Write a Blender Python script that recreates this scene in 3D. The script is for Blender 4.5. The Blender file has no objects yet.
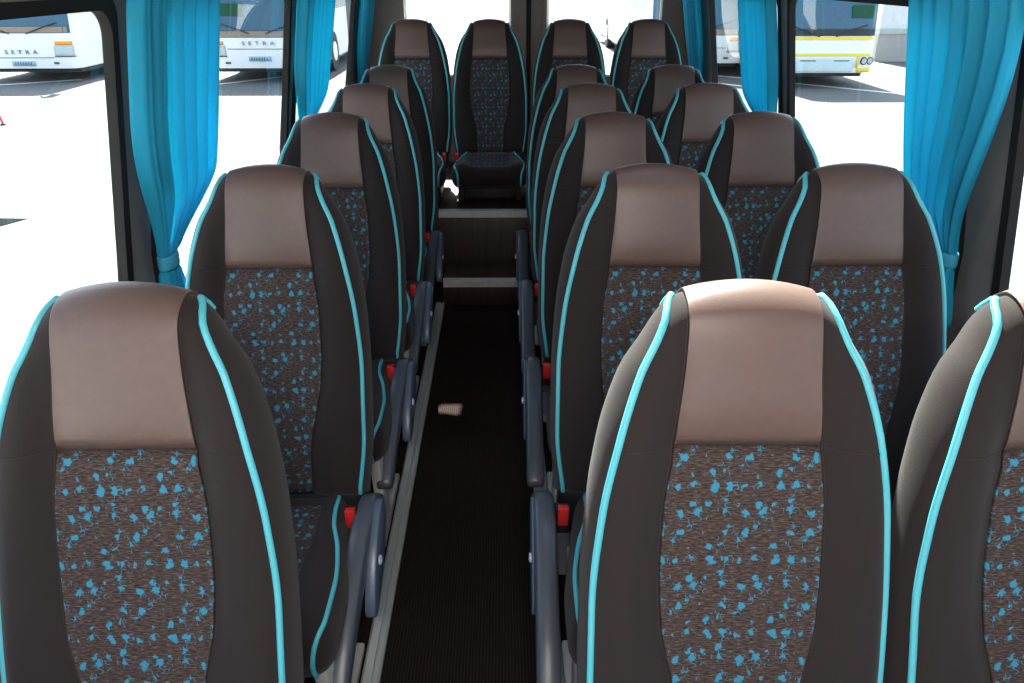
import bpy, bmesh, math, random
from mathutils import Vector, Matrix
R = math.radians
random.seed(4)
scene = bpy.context.scene
col = scene.collection
CX = 0.15            # centre line of the bus interior
ZG = -0.87           # ground outside

# ------------------------------------------------------------ materials
def new_mat(name):
    m = bpy.data.materials.new(name); m.use_nodes = True
    nt = m.node_tree
    return m, nt, nt.nodes, nt.links, nt.nodes['Principled BSDF']

def N(nt, typ, **kw):
    n = nt.nodes.new(typ)
    for k, v in kw.items():
        if k.startswith('i_'):
            n.inputs[k[2:]].default_value = v
        else:
            setattr(n, k, v)
    return n

def ramp(nt, fac, stops, interp='LINEAR'):
    r = nt.nodes.new('ShaderNodeValToRGB')
    r.color_ramp.interpolation = interp
    e = r.color_ramp.elements
    e[0].position, e[0].color = stops[0][0], (*stops[0][1], 1)
    e[1].position, e[1].color = stops[-1][0], (*stops[-1][1], 1)
    for p, c in stops[1:-1]:
        x = e.new(p); x.color = (*c, 1)
    nt.links.new(fac, r.inputs['Fac'])
    return r

def simple(name, c, rough=0.5, metal=0.0, var=0.06, scale=20, bump=0.0, bscale=300, spec=0.5, sheen=0.0):
    m, nt, nd, ln, b = new_mat(name)
    tc = N(nt, 'ShaderNodeTexCoord')
    no = N(nt, 'ShaderNodeTexNoise', i_Scale=scale, i_Detail=4.0)
    ln.new(tc.outputs['Object'], no.inputs['Vector'])
    lo = tuple(max(0, x * (1 - var)) for x in c); hi = tuple(x * (1 + var) for x in c)
    r = ramp(nt, no.outputs['Fac'], [(0.3, lo), (0.7, hi)])
    ln.new(r.outputs['Color'], b.inputs['Base Color'])
    b.inputs['Roughness'].default_value = rough
    if spec == 0.0: b.inputs['IOR'].default_value = 1.0
    b.inputs['Metallic'].default_value = metal
    b.inputs['Specular IOR Level'].default_value = spec
    if sheen:
        b.inputs['Sheen Weight'].default_value = sheen
        b.inputs['Sheen Roughness'].default_value = 0.5
    if bump:
        n2 = N(nt, 'ShaderNodeTexNoise', i_Scale=bscale, i_Detail=2.0)
        ln.new(tc.outputs['Object'], n2.inputs['Vector'])
        bp = N(nt, 'ShaderNodeBump', i_Strength=bump, i_Distance=0.002)
        ln.new(n2.outputs['Fac'], bp.inputs['Height']); ln.new(bp.outputs['Normal'], b.inputs['Normal'])
    return m

M = {}
M['fabric'] = simple('bolster_fabric', (0.021, 0.0158, 0.0152), 0.85, var=0.12, scale=700, bump=0.35, bscale=900, spec=0.15, sheen=0.08)
M['leather'] = simple('brown_leather', (0.108, 0.068, 0.057), 0.44, var=0.05, scale=60, bump=0.15, bscale=500, spec=0.45)
M['piping'] = simple('cyan_piping', (0.08, 0.42, 0.48), 0.45, var=0.04, scale=200)
M['seam'] = simple('seam_thread', (0.02, 0.015, 0.014), 0.9)
M['arm'] = simple('armrest_plastic', (0.060, 0.072, 0.090), 0.38, var=0.04, bump=0.1, bscale=700)
M['plate'] = simple('armrest_plate_plastic', (0.085, 0.115, 0.165), 0.35, var=0.04)
M['knob'] = simple('knob_plastic', (0.45, 0.5, 0.58), 0.4)
M['legm'] = simple('leg_painted_metal', (0.50, 0.48, 0.45), 0.4, var=0.05, scale=8)
M['black'] = simple('black_plastic', (0.012, 0.012, 0.013), 0.5)
M['red'] = simple('red_button', (0.55, 0.02, 0.02), 0.35)
M['alu'] = simple('brushed_aluminium', (0.80, 0.79, 0.76), 0.35, 0.6, var=0.08, scale=40)
M['rail'] = simple('rail_aluminium', (0.42, 0.46, 0.44), 0.4, 0.3, var=0.06, scale=15)
M['trim'] = simple('interior_grey_trim', (0.20, 0.175, 0.16), 0.6, var=0.05, bump=0.1, bscale=300)
M['wallm'] = simple('wall_panel_grey', (0.07, 0.065, 0.062), 0.75, var=0.06)
M['ceil'] = simple('ceiling_fabric', (0.05, 0.048, 0.045), 0.9, var=0.04)
M['seal'] = simple('rubber_seal', (0.010, 0.009, 0.009), 0.7, spec=.25)
M['band'] = simple('curtain_band', (0.05, 0.42, 0.62), 0.7)
M['wood'] = None

def mat_pattern():
    m, nt, nd, ln, b = new_mat('patterned_upholstery')
    uv = N(nt, 'ShaderNodeUVMap'); uv.uv_map = 'UVMap'
    # melange ground: short horizontal threads
    mp = N(nt, 'ShaderNodeMapping'); mp.inputs['Scale'].default_value = (85, 560, 1)
    ln.new(uv.outputs['UV'], mp.inputs['Vector'])
    n1 = N(nt, 'ShaderNodeTexNoise', i_Scale=1.0, i_Detail=4.0, i_Roughness=0.7)
    ln.new(mp.outputs['Vector'], n1.inputs['Vector'])
    base = ramp(nt, n1.outputs['Fac'], [(0.34, (0.012, 0.009, 0.008)), (0.52, (0.048, 0.034, 0.030)), (0.70, (0.145, 0.100, 0.082))])
    # repeat tile, like woven repeats
    wr = N(nt, 'ShaderNodeVectorMath', operation='WRAP')
    ln.new(uv.outputs['UV'], wr.inputs[0])
    wr.inputs[1].default_value = (0.0975, 0.1155, 1.0); wr.inputs[2].default_value = (0, 0, -1)
    dn = N(nt, 'ShaderNodeTexNoise', i_Scale=130.0, i_Detail=2.0)
    ln.new(uv.outputs['UV'], dn.inputs['Vector'])
    sub = N(nt, 'ShaderNodeVectorMath', operation='SUBTRACT'); sub.inputs[1].default_value = (0.5, 0.5, 0.5)
    ln.new(dn.outputs['Color'], sub.inputs[0])
    sc = N(nt, 'ShaderNodeVectorMath', operation='SCALE'); sc.inputs['Scale'].default_value = 0.018
    ln.new(sub.outputs[0], sc.inputs[0])
    ad = N(nt, 'ShaderNodeVectorMath', operation='ADD')
    ln.new(wr.outputs[0], ad.inputs[0]); ln.new(sc.outputs[0], ad.inputs[1])
    vo = N(nt, 'ShaderNodeTexVoronoi', voronoi_dimensions='2D', i_Scale=43.0, i_Randomness=0.8)
    ln.new(ad.outputs[0], vo.inputs['Vector'])
    sepc = N(nt, 'ShaderNodeSeparateColor'); ln.new(vo.outputs['Color'], sepc.inputs[0])
    rad = N(nt, 'ShaderNodeMapRange'); rad.inputs['To Min'].default_value = 0.02; rad.inputs['To Max'].default_value = 0.28
    ln.new(sepc.outputs[0], rad.inputs['Value'])
    dif = N(nt, 'ShaderNodeMath', operation='SUBTRACT')
    ln.new(rad.outputs[0], dif.inputs[0]); ln.new(vo.outputs['Distance'], dif.inputs[1])
    blob = N(nt, 'ShaderNodeMapRange'); blob.inputs['From Min'].default_value = -0.03; blob.inputs['From Max'].default_value = 0.05
    ln.new(dif.outputs[0], blob.inputs['Value'])
    # little tails: thin contour lines kept close to some blobs
    n3 = N(nt, 'ShaderNodeTexNoise', i_Scale=70.0, i_Detail=0.0)
    ln.new(wr.outputs[0], n3.inputs['Vector'])
    a1 = N(nt, 'ShaderNodeMath', operation='SUBTRACT'); a1.inputs[1].default_value = 0.5; ln.new(n3.outputs['Fac'], a1.inputs[0])
    a2 = N(nt, 'ShaderNodeMath', operation='ABSOLUTE'); ln.new(a1.outputs[0], a2.inputs[0])
    a3 = N(nt, 'ShaderNodeMath', operation='LESS_THAN'); a3.inputs[1].default_value = 0.018; ln.new(a2.outputs[0], a3.inputs[0])
    a4 = N(nt, 'ShaderNodeMath', operation='LESS_THAN'); a4.inputs[1].default_value = 0.46; ln.new(vo.outputs['Distance'], a4.inputs[0])
    a5 = N(nt, 'ShaderNodeMath', operation='MULTIPLY'); ln.new(a3.outputs[0], a5.inputs[0]); ln.new(a4.outputs[0], a5.inputs[1])
    g = N(nt, 'ShaderNodeMath', operation='GREATER_THAN'); g.inputs[1].default_value = 0.4; ln.new(sepc.outputs[1], g.inputs[0])
    a6 = N(nt, 'ShaderNodeMath', operation='MULTIPLY'); ln.new(a5.outputs[0], a6.inputs[0]); ln.new(g.outputs[0], a6.inputs[1])
    a7 = N(nt, 'ShaderNodeMath', operation='MULTIPLY'); a7.inputs[1].default_value = 0.8; ln.new(a6.outputs[0], a7.inputs[0])
    mx = N(nt, 'ShaderNodeMath', operation='MAXIMUM', use_clamp=True); ln.new(blob.outputs[0], mx.inputs[0]); ln.new(a7.outputs[0], mx.inputs[1])
    mc = N(nt, 'ShaderNodeMix', data_type='RGBA')
    ln.new(mx.outputs[0], mc.inputs[0]); ln.new(base.outputs['Color'], mc.inputs[6]); mc.inputs[7].default_value = (0.032, 0.19, 0.29, 1)
    ln.new(mc.outputs[2], b.inputs['Base Color'])
    b.inputs['Roughness'].default_value = 0.9; b.inputs['Specular IOR Level'].default_value = 0.2
    bp = N(nt, 'ShaderNodeBump', i_Strength=0.3, i_Distance=0.001)
    ln.new(n1.outputs['Fac'], bp.inputs['Height']); ln.new(bp.outputs['Normal'], b.inputs['Normal'])
    return m
M['pattern'] = mat_pattern()

def mat_carpet():
    m, nt, nd, ln, b = new_mat('ribbed_carpet')
    tc = N(nt, 'ShaderNodeTexCoord')
    w = N(nt, 'ShaderNodeTexWave', i_Scale=38.0, i_Distortion=0.6); w.bands_direction = 'X'
    ln.new(tc.outputs['Object'], w.inputs['Vector'])
    n = N(nt, 'ShaderNodeTexNoise', i_Scale=420.0, i_Detail=3.0)
    ln.new(tc.outputs['Object'], n.inputs['Vector'])
    mu = N(nt, 'ShaderNodeMath', operation='MULTIPLY'); ln.new(w.outputs['Fac'], mu.inputs[0]); ln.new(n.outputs['Fac'], mu.inputs[1])
    r = ramp(nt, mu.outputs[0], [(0.2, (0.010, 0.007, 0.006)), (0.6, (0.030, 0.020, 0.018))])
    ln.new(r.outputs['Color'], b.inputs['Base Color'])
    b.inputs['Roughness'].default_value = 1.0; b.inputs['Specular IOR Level'].default_value = 0.1
    bp = N(nt, 'ShaderNodeBump', i_Strength=0.6, i_Distance=0.004)
    ln.new(mu.outputs[0], bp.inputs['Height']); ln.new(bp.outputs['Normal'], b.inputs['Normal'])
    return m
M['carpet'] = mat_carpet()

def mat_wood():
    m, nt, nd, ln, b = new_mat('dark_wood_step')
    tc = N(nt, 'ShaderNodeTexCoord')
    mp = N(nt, 'ShaderNodeMapping'); mp.inputs['Scale'].default_value = (40, 4, 4)
    ln.new(tc.outputs['Object'], mp.inputs['Vector'])
    n = N(nt, 'ShaderNodeTexNoise', i_Scale=1.0, i_Detail=5.0, i_Distortion=0.6); ln.new(mp.outputs['Vector'], n.inputs['Vector'])
    r = ramp(nt, n.outputs['Fac'], [(0.3, (0.010, 0.005, 0.003)), (0.7, (0.042, 0.020, 0.011))])
    ln.new(r.outputs['Color'], b.inputs['Base Color']); b.inputs['Roughness'].default_value = 0.45
    return m
M['wood'] = mat_wood()

def mat_curtain():
    m, nt, nd, ln, b = new_mat('cyan_curtain_cloth')
    tc = N(nt, 'ShaderNodeTexCoord')
    n = N(nt, 'ShaderNodeTexNoise', i_Scale=260.0, i_Detail=2.0); ln.new(tc.outputs['Object'], n.inputs['Vector'])
    r = ramp(nt, n.outputs['Fac'], [(0.3, (0.04, 0.48, 0.70)), (0.7, (0.055, 0.56, 0.80))])
    ln.new(r.outputs['Color'], b.inputs['Base Color']); b.inputs['Roughness'].default_value = 0.7
    b.inputs['Specular IOR Level'].default_value = 0.25
    t = N(nt, 'ShaderNodeBsdfTranslucent'); t.inputs['Color'].default_value = (0.06, 0.80, 0.95, 1)
    mx = N(nt, 'ShaderNodeMixShader'); mx.inputs[0].default_value = 0.5
    out = nd['Material Output']
    ln.new(b.outputs[0], mx.inputs[1]); ln.new(t.outputs[0], mx.inputs[2]); ln.new(mx.outputs[0], out.inputs['Surface'])
    return m
M['curtain'] = mat_curtain()

def mat_glass():
    m, nt, nd, ln, b = new_mat('window_glass')
    nd.remove(b)
    t = N(nt, 'ShaderNodeBsdfTransparent'); t.inputs['Color'].default_value = (0.93, 0.97, 0.97, 1)
    g = N(nt, 'ShaderNodeBsdfGlossy'); g.inputs['Roughness'].default_value = 0.0
    f = N(nt, 'ShaderNodeFresnel', i_IOR=1.5)
    mx = N(nt, 'ShaderNodeMixShader')
    ge = N(nt, 'ShaderNodeNewGeometry'); inv = N(nt, 'ShaderNodeMath', operation='SUBTRACT'); inv.inputs[0].default_value = 1.0
    ln.new(ge.outputs['Backfacing'], inv.inputs[1]); mu = N(nt, 'ShaderNodeMath', operation='MULTIPLY')
    ln.new(f.outputs[0], mu.inputs[0]); ln.new(inv.outputs[0], mu.inputs[1]); ln.new(mu.outputs[0], mx.inputs[0]); ln.new(t.outputs[0], mx.inputs[1]); ln.new(g.outputs[0], mx.inputs[2])
    ln.new(mx.outputs[0], nd['Material Output'].inputs['Surface'])
    return m
M['glass'] = mat_glass()

def mat_asphalt():
    m, nt, nd, ln, b = new_mat('car_park_asphalt')
    tc = N(nt, 'ShaderNodeTexCoord')
    n = N(nt, 'ShaderNodeTexNoise', i_Scale=0.6, i_Detail=8.0, i_Roughness=0.65); ln.new(tc.outputs['Object'], n.inputs['Vector'])
    r = ramp(nt, n.outputs['Fac'], [(0.3, (0.105, 0.112, 0.11)), (0.7, (0.135, 0.14, 0.137))])
    ln.new(r.outputs['Color'], b.inputs['Base Color']); b.inputs['Roughness'].default_value = 0.9
    return m
M['asphalt'] = mat_asphalt()
M['line'] = simple('road_marking_paint', (0.8, 0.78, 0.72), 0.8)
M['buswhite'] = simple('white_coach_paint', (0.82, 0.83, 0.83), 0.25, var=0.02)
M['busyellow'] = simple('yellow_paint', (0.85, 0.60, 0.03), 0.3, var=0.03)
M['busglass'] = simple('tinted_coach_glass', (0.04, 0.11, 0.17), 0.05, spec=.35)
M['buslow'] = simple('pale_grille_panel', (0.60, 0.72, 0.74), 0.4)
M['busdark'] = simple('dark_underbody', (0.03, 0.03, 0.032), 0.7)
M['lens'] = simple('headlight_lens', (0.45, 0.5, 0.52), 0.1)
M['orange'] = simple('orange_indicator', (0.9, 0.30, 0.02), 0.3)
M['letter'] = simple('chrome_grey_letters', (0.10, 0.12, 0.13), 0.4)
M['plateb'] = simple('number_plate', (0.35, 0.50, 0.62), 0.5)
M['green'] = simple('green_board', (0.005, 0.07, 0.035), 0.8)
M['dashb'] = simple('dashboard_brown', (0.30, 0.22, 0.17), 0.7)
M['tyre'] = simple('tyre_rubber', (0.02, 0.02, 0.02), 0.8)
M['shed'] = simple('white_corrugated_sheet', (0.75, 0.76, 0.76), 0.5)
M['kerb'] = simple('grey_block_wall', (0.42, 0.40, 0.38), 0.9)
M['redpaint'] = simple('red_post_paint', (0.6, 0.03, 0.04), 0.5)

# ------------------------------------------------------------ helpers
def link_mesh(name, me, mat=None, parent=None, smooth=True):
    o = bpy.data.objects.new(name, me); col.objects.link(o)
    if mat is not None and not me.materials: me.materials.append(mat)
    if parent is not None: o.parent = parent
    return o

def mesh_from(name, verts, faces, smooth=True, uvs=None):
    me = bpy.data.meshes.new(name); me.from_pydata(verts, [], faces); me.update()
    if uvs:
        ul = me.uv_layers.new(name='UVMap')
        for p in me.polygons:
            for li, vi in zip(p.loop_indices, p.vertices): ul.data[li].uv = uvs[vi]
    bm = bmesh.new(); bm.from_mesh(me); bmesh.ops.recalc_face_normals(bm, faces=bm.faces); bm.to_mesh(me); bm.free()
    if smooth:
        for p in me.polygons: p.use_smooth = True
    return me

class MB:
    def __init__(s): s.v = []; s.f = []
    def add(s, v, f):
        k = len(s.v); s.v += [tuple(x) for x in v]; s.f += [tuple(i + k for i in q) for q in f]; return s
    def box(s, x0, x1, y0, y1, z0, z1):
        v = [(x, y, z) for x in (x0, x1) for y in (y0, y1) for z in (z0, z1)]
        return s.add(v, [(0, 1, 3, 2), (4, 6, 7, 5), (0, 4, 5, 1), (2, 3, 7, 6), (0, 2, 6, 4), (1, 5, 7, 3)])
    def prism(s, poly, fn0, fn1):
        n = len(poly)
        v = [fn0(*p) for p in poly] + [fn1(*p) for p in poly]
        f = [tuple(range(n)), tuple(range(2 * n - 1, n - 1, -1))]
        f += [(i, i + n, (i + 1) % n + n, (i + 1) % n) for i in range(n)]
        return s.add(v, f)
    def cyl(s, p0, p1, r, n=20):
        return s.tube([p0, p1], r, n)
    def tube(s, pts, r, n=10):
        pts = [Vector(p) for p in pts]; k0 = len(s.v); m = len(pts)
        up = None
        for i, p in enumerate(pts):
            t = (pts[min(i + 1, m - 1)] - pts[max(i - 1, 0)]).normalized()
            if up is None: up = Vector((0, 0, 1)) if abs(t.z) < .9 else Vector((1, 0, 0))
            a = (up - t * up.dot(t)).normalized(); up = a; b = t.cross(a)
            rr = r[i] if isinstance(r, (list, tuple)) else r
            for j in range(n):
                th = 2 * math.pi * j / n
                s.v.append(tuple(p + a * (rr * math.cos(th)) + b * (rr * math.sin(th))))
        for i in range(m - 1):
            for j in range(n):
                s.f.append((k0 + i * n + j, k0 + i * n + (j + 1) % n, k0 + (i + 1) * n + (j + 1) % n, k0 + (i + 1) * n + j))
        s.f.append(tuple(k0 + j for j in range(n))[::-1]); s.f.append(tuple(k0 + (m - 1) * n + j for j in range(n)))
        return s
    def mesh(s, name, smooth=False, bevel=0.0, seg=2):
        me = mesh_from(name, s.v, s.f, smooth)
        if bevel:
            bm = bmesh.new(); bm.from_mesh(me)
            es = [e for e in bm.edges if len(e.link_faces) == 2 and e.calc_face_angle(0) > 0.5]
            bmesh.ops.bevel(bm, geom=es, offset=bevel, segments=seg, affect='EDGES', profile=0.5, clamp_overlap=True)
            bm.to_mesh(me); bm.free()
            for p in me.polygons: p.use_smooth = True
            try: me.set_sharp_from_angle(angle=R(40))
            except Exception: pass
        elif smooth:
            try: me.set_sharp_from_angle(angle=R(50))
            except Exception: pass
        return me
    def obj(s, name, mat, parent=None, smooth=False, bevel=0.0, seg=2):
        return link_mesh(name, s.mesh(name, smooth, bevel, seg), mat, parent)

def tag(o, label=None, cat=None, group=None, kind=None):
    if label: o['label'] = label
    if cat: o['category'] = cat
    if group: o['group'] = group
    if kind: o['kind'] = kind
    return o

def empty(name, loc, rz=0.0):
    o = bpy.data.objects.new(name, None); col.objects.link(o)
    o.location = loc; o.rotation_euler = (0, 0, rz); o.empty_display_size = 0.1
    return o

def interp(tab, x):
    if x <= tab[0][0]: return tab[0][1]
    for (a, va), (b, vb) in zip(tab, tab[1:]):
        if x <= b: return va + (vb - va) * (x - a) / (b - a)
    return tab[-1][1]

def sinterp(tab, x):
    """monotone-ish smooth table lookup (Catmull-Rom)"""
    if x <= tab[0][0]: return tab[0][1]
    if x >= tab[-1][0]: return tab[-1][1]
    for i in range(len(tab) - 1):
        if x <= tab[i + 1][0]:
            x0, y0 = tab[i]; x1, y1 = tab[i + 1]
            def slope(k):
                if k <= 0: return (tab[1][1] - tab[0][1]) / (tab[1][0] - tab[0][0])
                if k >= len(tab) - 1: return (tab[-1][1] - tab[-2][1]) / (tab[-1][0] - tab[-2][0])
                a = (tab[k][1] - tab[k-1][1]) / (tab[k][0] - tab[k-1][0]); b = (tab[k+1][1] - tab[k][1]) / (tab[k+1][0] - tab[k][0])
                if a * b <= 0: return 0
                return 2 * a * b / (a + b)
            h = x1 - x0; t = (x - x0) / h
            return ((2*t**3 - 3*t**2 + 1) * y0 + (t**3 - 2*t**2 + t) * h * slope(i) + (-2*t**3 + 3*t**2) * y1 + (t**3 - t**2) * h * slope(i + 1))

def kk(d, r):
    d = max(0.0, min(1.0, d / r)); return math.sqrt(max(0.0, 1 - (1 - d) ** 2))
def sm(a, b, x):
    t = max(0.0, min(1.0, (x - a) / (b - a))); return t * t * (3 - 2 * t)

# ------------------------------------------------------------ seat shapes
REC = R(15.8); L = 0.80; JZ = 0.41
UP = Vector((0, math.sin(REC), math.cos(REC))); NF = Vector((0, -math.cos(REC), math.sin(REC)))
TOPY = L * math.sin(REC)
W_TAB = [(0, .104), (.004, .117), (.014, .127), (.03, .138), (.068, .157), (.110, .177), (.158, .196), (.22, .213), (.345, .230), (.49, .2362), (.63, .2358), (.80, .220)]
P_TAB = [(0, .112), (.01, .119), (.03, .124), (.068, .137), (.110, .154), (.158, .171), (.22, .188), (.345, .211), (.49, .2215), (.63, .2215), (.80, .202)]
def panel_half(S):
    return sinterp([(0, .094), (.04, .0945), (.12, .098), (.20, .106), (.232, .1085), (.25, .110), (.33, .120), (.42, .122), (.50, .119), (.60, .100), (.66, .088), (.80, .082)], S)

WM = -0.045
def back_pt(u, S, side=1, off=0.0):
    """point on the backrest; u lateral, S from the top, side=+1 occupant's face, -1 rear face"""
    W = sinterp(W_TAB, S)
    un = max(-1, min(1, u / W))
    ds = (1 - abs(un)) * W
    k = kk(ds, 0.05) * kk(S, 0.05) * kk(L - S + 0.004, 0.035)
    au = abs(u)
    if side > 0:
        ph = panel_half(S)
        rel = 0.026 * sm(ph - .01, ph + .045, au) * sm(0.0, 0.25, S) * 1.0
        rel += 0.010 * sm(0, .08, S) * (1 - sm(.17, .24, S)) * (1 - (au / .13) ** 2 if au < .13 else 0)
        rel -= 0.006 * math.exp(-((S - .236) / .012) ** 2) * (1 - sm(.12, .16, au))
        rel += 0.014 * sm(.40, .62, S) * (1 - sm(.66, .80, S))
        w = WM + (0.045 + rel) * k
    else:
        w = WM - 0.050 * k * (1.0 + .25 * sm(.1, .5, S))
    arch = 0.022 * min(1.6, (au / .12) ** 2) * max(0.0, 1 - S / .12)
    n_off = off
    p = Vector((u, 0, JZ)) + UP * (L - S - arch) + NF * (w + n_off)
    return p

def srows(n, L, r=0.05):
    out = []
    for i in range(n + 1):
        t = i / n
        out.append(t)
    # dense at both ends
    a = [r * (1 - math.cos(math.pi / 2 * i / 7)) for i in range(8)]
    mid = [r + (L - 2 * r) * i / n for i in range(1, n)]
    b = [L - x for x in reversed(a)]
    return a + mid + b

def backrest_mesh():
    rows = srows(34, L)
    nc = 30
    us = [math.sin(math.pi / 2 * (2 * j / nc - 1)) for j in range(nc + 1)]
    verts = []; faces = []
    ring = 2 * nc
    for S in rows:
        W = sinterp(W_TAB, S)
        for un in us: verts.append(back_pt(un * W, S, 1))
        for un in reversed(us[1:-1]): verts.append(back_pt(un * W, S, -1))
    for i in range(len(rows) - 1):
        for j in range(ring):
            faces.append((i * ring + j, i * ring + (j + 1) % ring, (i + 1) * ring + (j + 1) % ring, (i + 1) * ring + j))
    faces.append(tuple(range(ring))); k = (len(rows) - 1) * ring; faces.append(tuple(k + j for j in range(ring)))
    return mesh_from('backrest', verts, faces)

def patch_mesh(name, path, halff, ptf, puff, nc=18, edge=0.012, thick=0.012):
    """path: list of (S, side, endfall). builds a thin padded patch lying on a surface"""
    top = []; uv = []; n = len(path)
    run = 0.0; prev = None
    for i, (S, side) in enumerate(path):
        h = halff(S)
        c = ptf(0, S, side, 0)
        if prev is not None: run += (c - prev).length
        prev = c
        # local frame
        e = min(i, n - 1 - i)
        kr = 0 if e == 0 else (0.75 if e == 1 else 1)
        for j in range(nc + 1):
            t = math.sin(math.pi / 2 * (2 * j / nc - 1)); u = t * h
            ke = kk((1 - abs(t)) * h, edge) * kr
            off = -0.004 + (puff + 0.004) * ke
            if side < 0: off = -off
            p = ptf(u, S, side, 0)
            # offset along approximate normal for wrapped crown rows
            top.append((p, u, S, side, off)); uv.append((u + .5, -run + 1.5))
    verts = []
    m = nc + 1
    for i in range(n):
        for j in range(m):
            p = top[i * m + j][0]
            a = top[i * m + min(j + 1, nc)][0] - top[i * m + max(j - 1, 0)][0]
            b = top[min(i + 1, n - 1) * m + j][0] - top[max(i - 1, 0) * m + j][0]
            nn = a.cross(b)
            if nn.length < 1e-9: nn = NF.copy()
            nn.normalize()
            o = abs(top[i * m + j][4]) if top[i * m + j][4] * top[i * m + j][3] >= 0 else -abs(top[i * m + j][4])
            verts.append((p, nn, o))
    return top, verts, uv, m, n

def wrap_patch(name, path, halff, ptf, puff, sign=1, nc=18, edge=0.012):
    top, vv, uv, m, n = patch_mesh(name, path, halff, ptf, puff, nc, edge)
    verts = [tuple(p + nn * (sign * o)) for p, nn, o in vv]
    back = [tuple(p + nn * (sign * -0.006)) for p, nn, o in vv]
    nv = len(verts); faces = []
    for i in range(n - 1):
        for j in range(m - 1):
            a, b, c, d = i * m + j, i * m + j + 1, (i + 1) * m + j + 1, (i + 1) * m + j
            faces.append((a, b, c, d)); faces.append((nv + d, nv + c, nv + b, nv + a))
    bd = [j for j in range(m)] + [i * m + m - 1 for i in range(1, n)] + [(n - 1) * m + j for j in range(m - 2, -1, -1)] + [i * m for i in range(n - 2, 0, -1)]
    for q in range(len(bd)):
        a, b = bd[q], bd[(q + 1) % len(bd)]
        faces.append((b, a, nv + a, nv + b))
    return mesh_from(name, verts + back, faces, True, uv + uv)

ME = {}
ME['backrest'] = backrest_mesh()
crown = [.05 * (1 - math.cos(math.pi / 2 * i / 6)) for i in range(7)]
path_head = [(S, -1) for S in (.10, .08, .06)] + [(S, -1) for S in reversed(crown[1:])] + [(S, 1) for S in crown] + [(.05 + (.232 - .05) * i / 10, 1) for i in range(1, 11)]
# orientation: a = +x, b = (rows go from the rear over the crown down the front)
ME['headrest_panel'] = wrap_patch('headrest_panel', path_head, panel_half, back_pt, 0.004, sign=1)
path_mid = [(.236 + (.79 - .236) * i / 26, 1) for i in range(27)]
ME['centre_panel'] = wrap_patch('centre_panel', path_mid, panel_half, back_pt, 0.0025, sign=1, edge=0.006)

def piping_pts(sx):
    pts = []
    for S in (.022, .012, .004):
        pts.append(back_pt(sx * (sinterp(P_TAB, S)-.006), S, -1))
    for S in [0.0, .003, .01, .02, .035] + [.05 + (.79 - .05) * i / 40 for i in range(41)]:
        pts.append(back_pt(sx * (sinterp(P_TAB, S)), S, 1) + NF * 0.0015)
    return pts
for k, sx in (('L', -1), ('R', 1)):
    ME['piping' + k] = MB().tube(piping_pts(sx), 0.0058, 10).mesh('piping', True)
sb = MB()
for sx in (-1, 1):
    sb.tube([back_pt(sx * (.1085 + (sinterp(P_TAB, .236) - .112) * t), .236 + .004 * t, 1) + NF * 0.0002 for t in [i / 10 for i in range(11)]], 0.0013, 6)
    sb.tube([back_pt(sx * (panel_half(S) + .002), S, 1) + NF * 0.0006 for S in [.03 + .74 * i / 40 for i in range(41)]], 0.0013, 6)
ME['seam'] = sb.mesh('seam', True)

# cushion: t = distance forward from the backrest joint
CL = 0.50
CW = [(0, .150), (.02, .168), (.06, .180), (.13, .192), (.22, .205), (.34, .220), (.44, .221), (.475, .212), (.49, .198), (.50, .175)]
CP = [(0, .135), (.04, .150), (.09, .152), (.14, .158), (.22, .182), (.34, .200), (.44, .202), (.50, .180)]
def cush_pt(u, t, side=1, off=0.0):
    W = sinterp(CW, t); un = max(-1, min(1, u / W)); ds = (1 - abs(un)) * W
    k = kk(ds, .05) * kk(t + .002, .04) * kk(CL - t, .06)
    au = abs(u)
    if side > 0:
        rel = .018 * sm(.10, .15, au) + .012 * sm(.25, .45, t)
        z = .352 + (.055 + rel) * k
    else:
        z = .352 - .060 * k
    return Vector((u, 0.03 - t, z + off))
def cushion_mesh():
    rows = srows(22, CL, .05); nc = 26
    us = [math.sin(math.pi / 2 * (2 * j / nc - 1)) for j in range(nc + 1)]
    verts = []; faces = []; ring = 2 * nc
    for t in rows:
        W = sinterp(CW, t)
        for un in us: verts.append(cush_pt(un * W, t, 1))
        for un in reversed(us[1:-1]): verts.append(cush_pt(un * W, t, -1))
    for i in range(len(rows) - 1):
        for j in range(ring):
            faces.append((i * ring + j, i * ring + (j + 1) % ring, (i + 1) * ring + (j + 1) % ring, (i + 1) * ring + j))
    faces.append(tuple(range(ring))); k = (len(rows) - 1) * ring; faces.append(tuple(k + j for j in range(ring)))
    return mesh_from('cushion', verts, faces)
ME['cushion'] = cushion_mesh()
ME['cushion_panel'] = wrap_patch('cushion_panel', [(.04 + .40 * i / 16, 1) for i in range(17)], lambda t: .115, cush_pt, 0.003, sign=-1, edge=.006)
# make sure panels face outward
for k, sx in (('L', -1), ('R', 1)):
    pts = [cush_pt(sx * sinterp(CP, t), t, 1) + Vector((0, 0, .0015)) for t in [.03 + (.465 - .03) * i / 30 for i in range(31)]]
    pts += [cush_pt(sx * sinterp(CP, t), t, 1) + Vector((0, -.001, 0)) for t in (.475, .485, .492, .497)]
    pts += [cush_pt(sx * (sinterp(CP, .497)), t, -1) + Vector((0, -.001, 0)) for t in (.494, .488, .48)]
    ME['cpiping' + k] = MB().tube(pts, .0055, 10).mesh('piping', True)

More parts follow.
